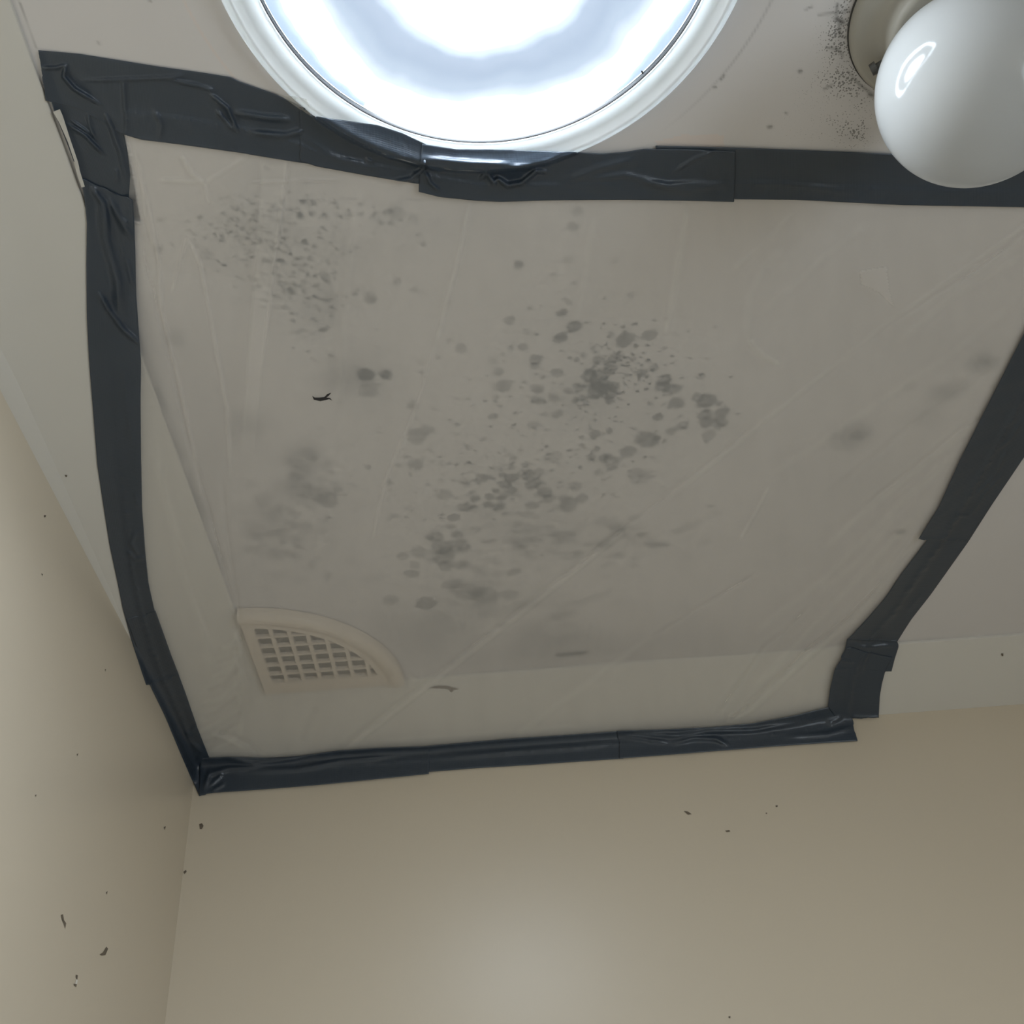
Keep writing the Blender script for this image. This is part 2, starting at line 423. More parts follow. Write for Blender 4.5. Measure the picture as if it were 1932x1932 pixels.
scatter(34, 1180, 1010, 60, 30, 6, 12, .10, .22, .6, 1.8)
scatter(60, 990, 1130, 130, 30, 6, 15, .05, .14, .7, 2.2)
scatter(60, 430, 445, 60, 34, 2.2, 4.8, .26, .52)
scatter(200, 530, 470, 58, 62, 2.0, 4.6, .16, .42)
scatter(80, 560, 540, 40, 50, 2, 6, .24, .5)
scatter(50, 640, 400, 70, 26, 2, 6, .25, .5)
scatter(60, 700, 650, 150, 120, 2, 5, .14, .34)
scatter(60, 800, 860, 90, 90, 2, 6, .2, .42)
scatter(30, 560, 960, 40, 50, 6, 13, .10, .24, .6)
scatter(20, 520, 990, 26, 50, 8, 16, .1, .22, .9)
scatter(26, 600, 920, 40, 40, 4, 10, .1, .25, .6)
scatter(14, 620, 1050, 40, 30, 4, 10, .1, .2, .6)
scatter(30, 1400, 1010, 130, 40, 4, 10, .04, .12, .8, 2)
for (x, y, r, s) in [(747, 400, 15, .34), (778, 412, 9, .22), (1080, 427, 10, .4), (1090, 398, 11, .28), (978, 497, 9, .22), (1072, 490, 9, .24), (1160, 491, 8, .26), (690, 707, 15, .4), (727, 707, 12, .34),
                     (470, 800, 34, .22), (575, 862, 34, .26), (568, 892, 22, .26), (555, 925, 30, .26), (510, 965, 30, .24), (600, 940, 26, .24), (490, 1000, 28, .22), (640, 710, 40, .14),
                     (1605, 823, 30, .30), (1622, 818, 16, .24), (1748, 784, 26, .16), (1848, 680, 22, .3), (1868, 690, 16, .2), (1800, 738, 24, .22), (1770, 742, 20, .2), (1716, 728, 12, .18),
                     (1700, 1003, 8, .4), (1685, 1005, 5, .3), (620, 560, 18, .16), (610, 580, 40, .05), (700, 560, 13, .22), (300, 470, 8, .3), (390, 480, 14, .2), (330, 640, 20, .2), (655, 640, 12, .1)]:
    spot(x, y, r, s, .75 if r > 14 else .45)
cloud(560, 430, 120, 110, .42, 21, 26); cloud(600, 580, 70, 50, .16, 22, 26); cloud(900, 430, 300, 60, .12, 23, 12)
cloud(1120, 720, 150, 120, .16, 24, 22); cloud(970, 960, 190, 90, .16, 25, 22); cloud(540, 960, 90, 120, .22, 26, 24)
cloud(560, 1100, 110, 60, .30, 27, 16); cloud(830, 1195, 240, 60, .42, 28, 14); cloud(1080, 1215, 300, 40, .28, 29, 12); cloud(650, 710, 80, 50, .22, 30, 14)
cloud(1500, 900, 260, 160, .10, 31, 8); cloud(380, 800, 60, 220, .16, 32, 10); cloud(1820, 660, 120, 40, .12, 33, 8)
# dirty line where the mouldy panel meets the side cornice, and the darker stroke by the rear cornice
d_, p_ = seg_dist(PXX, PXY, [(258, 640), (310, 780), (351, 888), (388, 997), (413, 1074), (440, 1150), (470, 1270)])
mould += .55 * np.exp(-(d_ / (9 + 8 * noise2(CX, CY, 30, 41, 2))) ** 2) * np.clip(noise2(CX, CY, 22, 42, 3) * 2.2 - .55, 0, 1)
d_, p_ = seg_dist(PXX, PXY, [(1052, 1236), (1075, 1234), (1106, 1231)]); mould += .5 * np.exp(-(d_ / 4.5) ** 2)
d_, p_ = seg_dist(PXX, PXY, [(560, 378), (700, 374), (800, 378)]); mould += .25 * np.exp(-(d_ / 2.0) ** 2) * (noise2(CX, CY, 90, 43, 2) > .45)
d_, p_ = seg_dist(PXX, PXY, [(735, 1283), (1000, 1262), (1400, 1236), (1740, 1208), (1940, 1196)]); mould += .22 * np.exp(-(d_ / 4.0) ** 2) * noise2(CX, CY, 30, 44, 3)
# dust specks round the lamp and along the tape
LB = np.array([.4660, .5127]) * H
rl = np.hypot(CX - LB[0], CY - LB[1])
side = np.exp(-(((PXX - 1590) / 75) ** 2 + ((PXY - 60) / 120) ** 2))
speck += 1.15 * np.exp(-((rl - .066) / .014) ** 2) * (.25 + .9 * side)
speck += .75 * np.exp(-(((PXX - 1600) / 90) ** 2 + ((PXY - 170) / 110) ** 2))
speck += .95 * np.exp(-(((PXX - 1610) / 55) ** 2 + ((PXY - 248) / 28) ** 2))
speck += .34 * np.exp(-(((PXX - 1480) / 120) ** 2 + ((PXY - 200) / 160) ** 2))
speck += .30 * np.exp(-(((PXX - 200) / 160) ** 2 + ((PXY - 60) / 60) ** 2))
speck += .45 * np.exp(-(((PXX - 500) / 110) ** 2 + ((PXY - 470) / 90) ** 2)) + .5 * np.exp(-(((PXX - 1130) / 140) ** 2 + ((PXY - 720) / 100) ** 2)) + .36 * np.exp(-(((PXX - 850) / 160) ** 2 + ((PXY - 720) / 160) ** 2))
mould += .30 * np.exp(-(((PXX - 1620) / 60) ** 2 + ((PXY - 255) / 28) ** 2)) * noise2(CX, CY, 60, 45, 3)
mould += .20 * np.exp(-((rl - .066) / .012) ** 2) * noise2(CX, CY, 80, 46, 3)
def stroke(pts, w, s, brk=0.0):
    d, _ = seg_dist(PXX, PXY, pts)
    a = s * np.exp(-(d / w) ** 2)
    if brk: a *= np.clip(noise2(CX, CY, 120, 47, 2) * 3 - brk, 0, 1)
    np.maximum(crack, a, out=crack)
crack[:] = np.maximum(crack, .62 * np.exp(-((np.hypot(CX - .4625 * H, CY - .5125 * H) - .0882 * H) / .0010) ** 2) * np.clip(noise2(CX, CY, 60, 48, 2) * 3.2 - .95, 0, 1))
for pts, w, s in [([(1578, 30), (1580, 8)], 3, .6), ([(1579, 36), (1590, 42)], 5, .9), ([(1583, 38), (1584, 64)], 3.5, .6), ([(1545, 28), (1575, 24), (1605, 20)], 2.2, .5), ([(1520, 18), (1533, 12)], 2, .5),
                  ([(1560, 90), (1580, 92), (1590, 105)], 2.4, .55), ([(1592, 70), (1604, 72)], 2.2, .5), ([(1555, 168), (1570, 160)], 2.4, .5), ([(1508, 135), (1511, 134)], 3, .8), ([(1450, 240), (1455, 239)], 3, .7),
                  ([(1360, 150), (1366, 142)], 2.4, .6), ([(1348, 165), (1350, 164)], 2.5, .6), ([(1482, 213), (1484, 214)], 2.4, .5), ([(1641, 178), (1646, 180)], 4, .8), ([(37, 4), (52, 50), (68, 92)], 1.6, .45),
                  ([(282, 0), (283, 1)], 3, .5), ([(185, 80), (187, 82)], 3, .3)]:
    stroke(pts, w, s)
# faint outline of an older skylight trim, pink paint patch
rp = np.hypot(CX - .0420 * H, CY - .4010 * H)
pring = np.exp(-((rp - .2771 * H) / .0009) ** 2)
crack[:] = np.maximum(crack, .26 * pring * np.clip((CX - .15) / .05, 0, 1)); pink += .5 * pring * np.clip((.0 - CX) / .05, 0, 1)
pk = ((PXX > 1238) & (PXX < 1366) & (PXY > 254) & (PXY < 285) & (PXY > 254 + np.clip((1290 - PXX) * .25, 0, 30)))
pink += .55 * pk
mould = np.clip(mould * (.8 + .4 * noise2(CX, CY, 300, 50, 2)) + .06 * noise2(CX, CY, 12, 51, 4), 0, .95); speck *= .15 + .95 * noise2(CX, CY, 90, 52, 3); crack = np.clip(crack, 0, 1)

CP = np.stack([CX, CY, np.full(CX.shape, ZC)], -1)
ceiling = grid_obj('ceiling', CP, M['ceiling'], attrs={'mould': mould, 'speck': speck, 'crack': crack, 'pink': np.clip(pink, 0, 1)})
tag(ceiling, kind='structure')
# the rest of the ceiling, same plane, same mesh material: four strips round the fine grid
X0, X1, Y0, Y1 = gx[0], gx[-1], gy[0], gy[-1]
bm = bmesh.new(); bm.from_mesh(ceiling.data)
for (a, c, e, g) in [(XW - .05, Y0, X0, Y1), (X1, Y0, XR + .02, Y1), (XW - .05, YF - .02, XR + .02, Y0), (XW - .05, Y1, XR + .02, YB + .02)]:
    vs = [bm.verts.new(p) for p in ((a, c, ZC), (a, g, ZC), (e, g, ZC), (e, c, ZC))]
    fc = bm.faces.new(vs); fc.normal_update()
    if fc.normal.z > 0: fc.normal_flip()
bm.to_mesh(ceiling.data); bm.free()

def wall(name, quad, m):
    return tag(pydata(name, quad, [(0, 1, 2, 3)], m), kind='structure')
wall_left = wall('wall_left', [(XW, YF, 0), (XW, YB, 0), (XW, YB, ZC), (XW, YF, ZC)], M['wall'])
wall_back = wall('wall_back', [(XW, YB, 0), (XR, YB, 0), (XR, YB, ZC), (XW, YB, ZC)], M['wall'])
wall('wall_right', [(XR, YB, 0), (XR, YF, 0), (XR, YF, ZC), (XR, YB, ZC)], M['wall'])
wall('wall_front', [(XR, YF, 0), (XW, YF, 0), (XW, YF, ZC), (XR, YF, ZC)], M['wall'])
wall('floor', [(XW, YF, 0), (XR, YF, 0), (XR, YB, 0), (XW, YB, 0)], M['floor'])

# unseen frame and glazing added around the area light on the right-hand wall
added_window = empty('added_window_1', (XR, -.85, 1.15)); added_window.rotation_euler = (0, 0, math.radians(90)); tag(added_window, kind='structure')
for lo, hi in (((-.54, .001, -.54), (-.48, .05, .54)), ((.48, .001, -.54), (.54, .05, .54)), ((-.48, .001, -.54), (.48, .05, -.48)), ((-.48, .001, .48), (.48, .05, .54)), ((-.015, .001, -.48), (.015, .012, .48))):
    box('added_window_frame', lo, hi, M['trim'], added_window, .003)
box('added_window_pane', (-.48, .001, -.48), (.48, .006, .48), M['clear'], added_window)

def cornice(name, prof, side):
    v = []; n = len(prof)
    for e in (0, 1):
        for (o, dr) in prof:
            if side == 'left': v.append((XW + o, YF if e == 0 else YB - o, ZC - dr))
            else: v.append((XR if e == 0 else XW + o, YB - o, ZC - dr))
    f = [(i, i + 1, n + i + 1, n + i) for i in range(n - 1)]
    o = pydata(name, v, f, M['trim']); bm = bmesh.new(); bm.from_mesh(o.data); bmesh.ops.recalc_face_normals(bm, faces=bm.faces[:])
    for fc in bm.faces:
        if fc.normal.z > 0: fc.normal_flip()
    bm.to_mesh(o.data); bm.free()
    return tag(o, kind='structure')
CPROF = [(CS, -.002), (CS, CSTEP - .0006), (CS - .0006, CSTEP), (.0005, CDROP - .0002), (-.004, CDROP)]
trim_left = cornice('trim_1', CPROF, 'left')
trim_back = cornice('trim_2', CPROF, 'back')
# tapering bead of filler where the side cornice meets the wall
v, f = [], []
for k in range(41):
    y = YF + (.97 - YF) * k / 40; w = .0125 * min(1, (.975 - y) / .35) ** .7
    zt = ZC - CDROP + (CDROP - CSTEP) / CS * w
    v += [(XW + w, y, zt + .0002), (XW + .62 * w, y, zt - .0016 * w / .0125 - .0022 * w / .0125), (XW - .001, y, ZC - CDROP - .0035 * w / .0125)]
for k in range(40):
    for i in (0, 1): f.append((3 * k + i, 3 * k + i + 1, 3 * k + i + 4, 3 * k + i + 3))
pydata('filler_bead', v, f, M['trim'], trim_left, True)

# ------------------------------------------------------------------ skylight
sky = tag(empty('skylight', (C0[0], C0[1], ZC)), 'round white tubular skylight with a glowing frosted diffuser in the ceiling', 'skylight')
lathe('trim_ring', [(r, -d) for r, d in RP], M['ringp'], sky, 192)
lathe('gasket', [(.1503, -.0060), (.1503, -.0076), (.1496, -.0076), (.1490, -.0032)], M['gasket'], sky, 192)
pr = [(.1490 * math.sin(k / 7 * math.pi / 2), -.0030 - .002 * (1 - math.sin(k / 7 * math.pi / 2) ** 2)) for k in range(7, 0, -1)]
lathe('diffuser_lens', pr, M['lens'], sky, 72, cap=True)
lathe('ring_glow_band', [(.1497, -.0008), (.1497, -.0030)], M['ringglow'], sky, 72)  # hidden emitter added to make the trim ring glow

# ------------------------------------------------------------------ globe lamp
GZ, GR = .1055 * H + .0, .0603
gray = rays((1838.8, 167.6)); gcen = O + gray / gray[2] * (.878 * H)
lamp = tag(empty('globe_lamp', (LB[0], LB[1], ZC)), 'round white opal glass globe lamp on a beige ceiling plate beside the skylight', 'lamp')
gl_loc = (gcen[0] - LB[0], gcen[1] - LB[1], gcen[2] - ZC)
lathe('base_plate', [(.0604, 0), (.0606, -.004), (.0596, -.0068), (.057, -.0080), (.052, -.0085), (.046, -.0100), (.041, -.015), (.0395, -.022), (.0385, -.0265), (.036, -.0275), (.020, -.0275)], M['plate'], lamp, 128)
lathe('gasket', [(.0612, -.0003), (.0614, -.0014), (.0603, -.0018)], M['gasket'], lamp, 128)
pr = []
for k in range(0, 49):
    a = math.pi * (.17 + .83 * k / 48); pr.append((max(GR * math.sin(a), .0003), GR * math.cos(a)))
pr = [(GR * math.sin(math.pi * .17), GR * math.cos(math.pi * .17) + .010)] + pr
lathe('globe_shade', pr, M['opal'], lamp, 160, cap=True, loc=gl_loc)
# set screw of the shade holder, seen beside the globe
ps = Vector(at(1666, 86)); ps = Vector((ps.x - LB[0], ps.y - LB[1], 0))
bm = bmesh.new()
dirv = Vector((ps.x, ps.y, 0)).normalized()
bmesh.ops.create_cone(bm, cap_ends=True, segments=20, radius1=.0030, radius2=.0026, depth=.012,
                      matrix=Matrix.Translation(Vector((dirv.x * .044, dirv.y * .044, -.0185))) @ dirv.to_track_quat('Z', 'Y').to_matrix().to_4x4())
bmesh.ops.create_cone(bm, cap_ends=True, segments=24, radius1=.0045, radius2=.0040, depth=.004,
                      matrix=Matrix.Translation(Vector((dirv.x * .051, dirv.y * .051, -.0185))) @ dirv.to_track_quat('Z', 'Y').to_matrix().to_4x4())
me = bpy.data.meshes.new('set_screw'); bm.to_mesh(me); bm.free(); link('set_screw', me, M['screw'], lamp)

# ------------------------------------------------------------------ corner vent under the sheet
VX, VY = XW + CS, YB - CS                # the corner where the two cornices start
vent = tag(empty('corner_vent', (VX, VY, ZC)), 'quarter round beige vent grille in the ceiling corner behind the plastic sheet', 'vent')
VR = .1690
def P_at(x, y): c = ceil_xy(x, y); return c[0] - VX, VY - c[1]       # offsets from the corner (right, towards camera)
gx0, gy0 = P_at(512.5, 1281)
PITCH_ = .0196
bar = .0046
hx0 = P_at(512.5, 1268)[0]; hy0 = .0265
RI = .1430
# opening outline (polar about a point inside it), plate outline likewise
cx_, cy_ = hx0 + .036, hy0 + .034
def cast(poly_in, ang):
    dx, dy = math.cos(ang), math.sin(ang); s, lo = .0, .0
    t = 0.0
    while t < .3:
        t += .0004
        if not poly_in(cx_ + dx * t, cy_ + dy * t): break
    return cx_ + dx * t, cy_ + dy * t
ins_open = lambda x, y: x > hx0 and y > hy0 and math.hypot(x, y) < RI
ins_plate = lambda x, y: x > .003 and y > .003 and math.hypot(x, y) < VR
NA = 160
v, f = [], []
rings_ = []
for k in range(NA):
    a = 2 * math.pi * k / NA
    i_ = cast(ins_open, a); o_ = cast(ins_plate, a)
    rings_.append((i_, o_))
lev = [(0, -.004), (0, -.010), (1, -.010), (1, -.0005)]
for (w, z) in lev:
    for (i_, o_) in rings_:
        q = o_ if w else i_
        v.append((q[0], -q[1], z))
for l in range(3):
    for k in range(NA):
        k2 = (k + 1) % NA; f.append((l * NA + k, l * NA + k2, (l + 1) * NA + k2, (l + 1) * NA + k))
pydata('frame', v, f, M['vent'], vent)
# raised rounded rim along the arc
v, f = [], []
prof = [(VR + .0015, -.0005), (VR + .0015, -.009), (VR - .001, -.0125), (VR - .006, -.0140), (VR - .012, -.0135), (VR - .0165, -.0115), (VR - .018, -.0098)]
NS = 60
for k in range(NS + 1):
    a = math.radians(1 + 88 * k / NS)
    for (r, z) in prof: v.append((r * math.cos(a), -r * math.sin(a), z))
n_ = len(prof)
for k in range(NS):
    for i in range(n_ - 1): f.append((k * n_ + i, k * n_ + i + 1, (k + 1) * n_ + i + 1, (k + 1) * n_ + i))
pydata('rim', v, f, M['vent'], vent, True)
dv = [(p[0][0], -p[0][1], -.0030) for p in rings_]
pydata('duct', dv, [tuple(range(NA))], M['ventdark'], vent)  # flat dark plate in place of a hollow behind the grille
nb = 7
for k in range(nb - 1):                  # bars running away from the wall, then bars along it
    x = hx0 + PITCH_ * (k + 1) - bar
    if x + bar < RI:
        e = math.sqrt(max(RI ** 2 - x ** 2, 0)) - .001
        if e > hy0 + .004: box('grille_bar', (x, -e, -.0095), (x + bar, -(hy0 - .001), -.0040), M['vent'], vent, .0006)
    y = hy0 + PITCH_ * (k + 1) - bar
    if y + bar < RI:
        e = math.sqrt(max(RI ** 2 - y ** 2, 0)) - .001
        if e > hx0 + .004: box('grille_slat', (hx0 - .001, -(y + bar * .7), -.0092), (e, -y, -.0043), M['vent'], vent, .0006)

def depth_map(P, t):
    """average depth per 4 px cell"""
    S = np.zeros((560, 560)); C_ = np.zeros((560, 560))
    i = np.clip(((P[..., 0] + 10) / 4).astype(int), 0, 559).reshape(-1); j = np.clip(((P[..., 1] + 10) / 4).astype(int), 0, 559).reshape(-1)
    np.add.at(S, (i, j), t.reshape(-1)); np.add.at(C_, (i, j), 1)
    return np.where(C_ > 0, S / np.maximum(C_, 1), 1e9)
def read_map(Q, P):
    x = (P[..., 0] + 10) / 4 - .5; y = (P[..., 1] + 10) / 4 - .5
    i = np.clip(np.floor(x).astype(int), 0, 558); j = np.clip(np.floor(y).astype(int), 0, 558); fx = x - i; fy = y - j
    q = [Q[i, j], Q[i + 1, j], Q[i, j + 1], Q[i + 1, j + 1]]
    bil = (q[0] * (1 - fx) + q[1] * fx) * (1 - fy) + (q[2] * (1 - fx) + q[3] * fx) * fy
    return np.where(bil > 1e6, np.minimum(np.minimum(q[0], q[1]), np.minimum(q[2], q[3])), bil)
# ------------------------------------------------------------------ duct tape
DM = []
def tape(label, ea, eb, layer, wr=(), step=2.6, bridge=6, ragged=1.5, nz_amp=.0003, on_film=True, seed=1, group='strips of grey duct tape round the plastic sheet'):
    la = np.hypot(*np.diff(np.array(ea, float), axis=0).T).sum(); lb = np.hypot(*np.diff(np.array(eb, float), axis=0).T).sum()
    nu = max(12, int(max(la, lb) / step)); a = resample(ea, nu); b_ = resample(eb, nu)
    wdt = np.hypot(*(a - b_).T).mean(); nv = max(8, int(wdt / step))
    s = np.linspace(0, 1, nv)
    P = a[:, None] * (1 - s)[None, :, None] + b_[:, None] * s[None, :, None]
    rg = np.random.default_rng(seed)
    ux = (a[-1] - a[0]) / np.linalg.norm(a[-1] - a[0])
    for e, row in ((0, P[0]), (1, P[-1])):   # hand-torn ends
        j = np.cumsum(rg.normal(size=nv)); j = (j - np.linspace(j[0], j[-1], nv)); j = j / (np.abs(j).max() + 1e-6) * ragged
        row += ux[None] * j[:, None]
    t0 = hit_t(P)
    if on_film: t0 = np.minimum(t0, film_t(P) - .0004)
    t = t0.copy()
    for _ in range(bridge):
        tp = np.pad(t, 1, mode='edge')
        t = np.minimum(t0, (tp[:-2, 1:-1] + tp[2:, 1:-1] + tp[1:-1, :-2] + tp[1:-1, 2:] + 2 * tp[1:-1, 1:-1]) / 6)
    d = rays(P); dl = np.linalg.norm(d, axis=-1)
    off = np.full(t.shape, layer * .00055)
    fade = np.minimum(1, np.minimum(np.minimum(s, 1 - s)[None] / .08, 1))
    off += nz_amp * 3 * np.clip(noise2(P[..., 0], P[..., 1], 1 / 34., 60 + seed, 3) - .35, 0, 1)
    for w_ in wr:
        pts, amp, wd = w_[:3]
        dist, par = seg_dist(P[..., 0], P[..., 1], pts)
        env = np.clip(np.sin(np.pi * np.clip(par, .0, 1)) * 1.6 + .12, 0, 1)
        off += 1.5 * amp * .001 * np.exp(-(dist / (.85 * wd)) ** 2) * env
    t = t - off / dl
    DM.append((P, t))
    L = la / 1000.0
    tcv = np.stack([np.repeat(np.linspace(0, la * .00042, nu)[:, None], nv, 1), np.repeat(np.linspace(0, wdt * .00042, nv)[None], nu, 0), np.zeros((nu, nv))], -1)
    o = grid_obj('duct_tape_strip', O + d * t[..., None], M['tape'], attrs={'tc': tcv}, thick=.00025)
    return tag(o, label, 'tape', group)

tape('short wide strip of duct tape beside the peeling paint, below the top left corner', [(74, 108), (86, 150), (101, 207), (128, 275), (152, 340), (166, 400)], [(214, 170), (222, 200), (229, 228), (239, 280), (248, 320), (258, 380), (265, 418)], 1,
     [([(128, 235), (160, 255), (196, 292)], 2.6, 4), ([(135, 228), (170, 252)], 1.6, 3), ([(166, 212), (170, 240), (180, 262)], 1.5, 4), ([(196, 210), (210, 240), (228, 290), (240, 350)], 1.8, 6), ([(220, 318), (222, 345)], 1.2, 4)], on_film=False, seed=5)

# ------------------------------------------------------------------ plastic sheet
top = [(238, 212), (330, 222), (450, 240), (560, 270), (600, 288), (690, 308), (790, 328), (900, 348), (1040, 348), (1200, 345), (1400, 345), (1700, 356), (1932, 362), (2090, 368)]
right = [(2090, 368), (2020, 540), (1960, 690), (1900, 800), (1850, 890), (1800, 980), (1740, 1070), (1690, 1145), (1640, 1205), (1612, 1262), (1600, 1310), (1590, 1366)]
bot = [(386, 1462), (600, 1448), (810, 1434), (1000, 1418), (1170, 1405), (1350, 1396), (1500, 1382), (1590, 1366)]
left = [(238, 212), (240, 280), (246, 330), (240, 420), (225, 520), (220, 640), (222, 760), (228, 880), (240, 980), (252, 1080), (270, 1160), (302, 1260), (342, 1350), (386, 1462)]
NU, NV = 620, 520
T_, B_, L_, Rr = resample(top, NU), resample(bot, NU), resample(left, NV), resample(right, NV)
u = np.linspace(0, 1, NU)[:, None]; w = np.linspace(0, 1, NV)[None]
def coons(Tt, Bb, Ll, Rq):
    ex = (lambda a: a[..., None]) if Tt.ndim == 2 else (lambda a: a)
    U, V_ = (u[..., None], w[..., None]) if Tt.ndim == 2 else (u, w)
    return (Tt[:, None] * (1 - V_) + Bb[:, None] * V_ + Ll[None] * (1 - U) + Rq[None] * U
            - (Tt[0] * (1 - U) * (1 - V_) + Tt[-1] * U * (1 - V_) + Bb[0] * (1 - U) * V_ + Bb[-1] * U * V_))
SP = coons(T_, B_, L_, Rr)
ti = lambda q: 1.0 / hit_t(q)
IT = coons(ti(T_), ti(B_), ti(L_), ti(Rr))
ts = 1.0 / IT
th = hit_t(SP)
rim_ = np.minimum(np.minimum(u, 1 - u), np.minimum(w, 1 - w)) + 0 * u
ins = np.clip(rim_ / .16, 0, 1); ins = ins * ins * (3 - 2 * ins)
ts = np.minimum(ts - .004 * ins, th)
SX, SY = SP[..., 0], SP[..., 1]
disp = np.full(ts.shape, .0010)

haze = .30 + .05 * noise2(SX, SY, 1 / 260., 70, 3) + .06 * (noise2(SX * 1.0, SY * .35, 1 / 60., 71, 3) - .5)
disp += .0060 * ins * noise2(SX, SY, 1 / 320., 72, 2) + .0022 * ins * noise2(SX + .6 * SY, SY - .3 * SX, 1 / 90., 73, 2)
def fold(pts, amp, wd, hz, one=0):
    """a crease: ridge of height amp (mm), half width wd (px), extra haze hz where the film doubles"""
    global haze, disp
    dist, par = seg_dist(SX, SY, pts)
    env = np.clip(np.minimum(par, 1 - par) * 9 + .15, 0, 1)
    g = np.exp(-(dist / wd) ** 2) * env
    disp += amp * .001 * g; haze += hz * g
def band(poly_l, poly_r, hz):
    """area where the film lies double: between two lines given top to bottom"""
    global haze
    a = np.array(poly_l, float); b_ = np.array(poly_r, float)
    xl = np.interp(SY, a[:, 1], a[:, 0]); xr = np.interp(SY, b_[:, 1], b_[:, 0])
    e = np.clip((SX - xl) / 6, 0, 1) * np.clip((xr - SX) / 3, 0, 1) * np.clip((SY - a[0, 1]) / 25, 0, 1) * np.clip((a[-1, 1] - SY) / 160, 0, 1)
    haze += hz * e
fold([(250, 265), (262, 330), (277, 375), (300, 495), (303, 585), (324, 670), (341, 737), (361, 838), (380, 930)], 1.6, 3.5, .16)
fold([(262, 300), (273, 400), (290, 470)], 1.2, 4, .12)
fold([(262, 420), (273, 485), (300, 592), (327, 703), (351, 814), (374, 895), (395, 960), (430, 1100), (445, 1160)], -1.8, 4, -.06)
fold([(354, 447), (378, 501), (398, 602), (411, 680), (428, 770), (435, 900)], 1.6, 4, .14)
fold([(354, 447), (338, 500), (324, 552)], 1.2, 3, .10)
fold([(340, 290), (362, 330), (385, 345)], 1.6, 6, .12)
fold([(300, 340), (385, 345)], 1.2, 4, .10); fold([(385, 345), (475, 290)], 1.0, 5, .06); fold([(385, 345), (395, 385)], 1.2, 4, .08); fold([(470, 345), (640, 338)], .8, 3, .03)
band([(490, 290), (488, 380), (480, 480), (474, 570), (465, 680), (450, 860)], [(545, 290), (534, 380), (521, 478), (511, 568), (498, 670), (480, 860)], .15)
fold([(545, 290), (534, 380), (520, 478), (510, 568), (496, 670)], 1.0, 3, .08)
fold([(888, 380), (872, 455), (856, 525), (838, 590), (820, 655)], 1.4, 4.5, .10)
fold([(820, 655), (785, 770), (755, 840), (734, 888), (712, 965), (703, 1015)], 1.3, 3, .12)
fold([(1297, 385), (1285, 470), (1268, 560), (1255, 640)], 1.0, 7, .09)
fold([(640, 1412), (700, 1366), (851, 1248), (1000, 1133), (1181, 993)], -2.4, 4.5, -.05); fold([(652, 1415), (708, 1372), (858, 1256), (1005, 1141), (1181, 1000)], 2.0, 4, .14)
fold([(1150, 1018), (1181, 993), (1270, 925), (1350, 862), (1430, 800)], -1.8, 4, -.04); fold([(1260, 940), (1350, 870), (1540, 716), (1660, 622), (1816, 510), (1932, 428), (2000, 385)], 1.3, 5, .08)
fold([(1932, 442), (1816, 526), (1691, 601), (1560, 700)], -1.5, 5, -.05); fold([(1932, 480), (1800, 560), (1700, 640)], 1.0, 8, .05)
fold([(1365, 1362), (1400, 1340), (1514, 1233), (1599, 1165), (1642, 1122), (1722, 1022), (1745, 990)], -2.4, 6, -.06); fold([(1380, 1362), (1420, 1338), (1530, 1236), (1610, 1172), (1660, 1118)], 1.8, 5, .08)
fold([(1350, 1350), (1400, 1281), (1443, 1219), (1477, 1193), (1530, 1140)], -1.8, 5, -.05)
fold([(1855, 784), (1812, 808), (1769, 844), (1700, 900), (1629, 953)], -1.4, 4, -.05); fold([(1858, 790), (1775, 850), (1640, 960), (1560, 1030)], 1.3, 8, .08)
fold([(1427, 1081), (1365, 1118), (1304, 1155), (1230, 1200)], -1.4, 4, -.05)
fold([(1452, 915), (1435, 950), (1415, 985), (1395, 1020)], 1.0, 3, .08)
fold([(1412, 639), (1425, 658), (1443, 673), (1474, 689)], 1.4, 7, .13); fold([(1480, 470), (1440, 505), (1415, 560), (1408, 640)], .8, 10, .05)
fold([(1500, 400), (1430, 470), (1380, 510)], .8, 6, .04); fold([(1700, 960), (1620, 1060), (1540, 1120)], 1.0, 10, .06)
for pts, a_, w_, h_ in [([(1930, 560), (1780, 680), (1600, 800), (1450, 900)], .9, 9, .05), ([(1880, 690), (1720, 800), (1560, 930)], -1.0, 7, -.03), ([(1800, 860), (1690, 960), (1560, 1090), (1430, 1190)], 1.0, 8, .06),
                       ([(1720, 980), (1620, 1090), (1500, 1220), (1420, 1300)], 1.2, 7, .06), ([(1640, 420), (1560, 480), (1440, 590)], .8, 8, .04), ([(1120, 400), (1105, 520), (1075, 640)], .6, 9, .03),
                       ([(680, 360), (660, 480), (648, 640), (640, 760)], .7, 9, .04), ([(960, 1400), (1080, 1310), (1230, 1200)], .8, 7, .04), ([(1000, 1408), (1200, 1380), (1380, 1366)], .8, 6, .04), ([(700, 1400), (900, 1385), (1100, 1370)], .8, 6, .03)]:
    fold(pts, a_, w_, h_)
# folds gathered in the lower left corner and down the cornice
for k in range(9):
    y0 = 1180 + 26 * k; fold([(440 + 2 * k, y0 - 40), (452, y0), (440 - 6 * k, y0 + 34), (415 - 8 * k, y0 + 46)], (-1) ** k * 1.2, 5, .05 * (-1) ** k)
fold([(400, 1372), (430, 1385), (470, 1400), (492, 1424)], -2.0, 5, -.05); fold([(395, 1385), (425, 1396), (460, 1412)], 1.6, 4, .06)
fold([(290, 850), (318, 960), (350, 1080), (385, 1190), (400, 1290)], 1.0, 10, .05); fold([(330, 1010), (362, 1110), (400, 1210)], -1.0, 6, -.03); fold([(600, 1330), (580, 1370), (572, 1400)], -1.0, 8, -.03)
fold([(420, 900), (428, 1000), (446, 1120), (455, 1210), (466, 1290)], -1.6, 5, -.04)
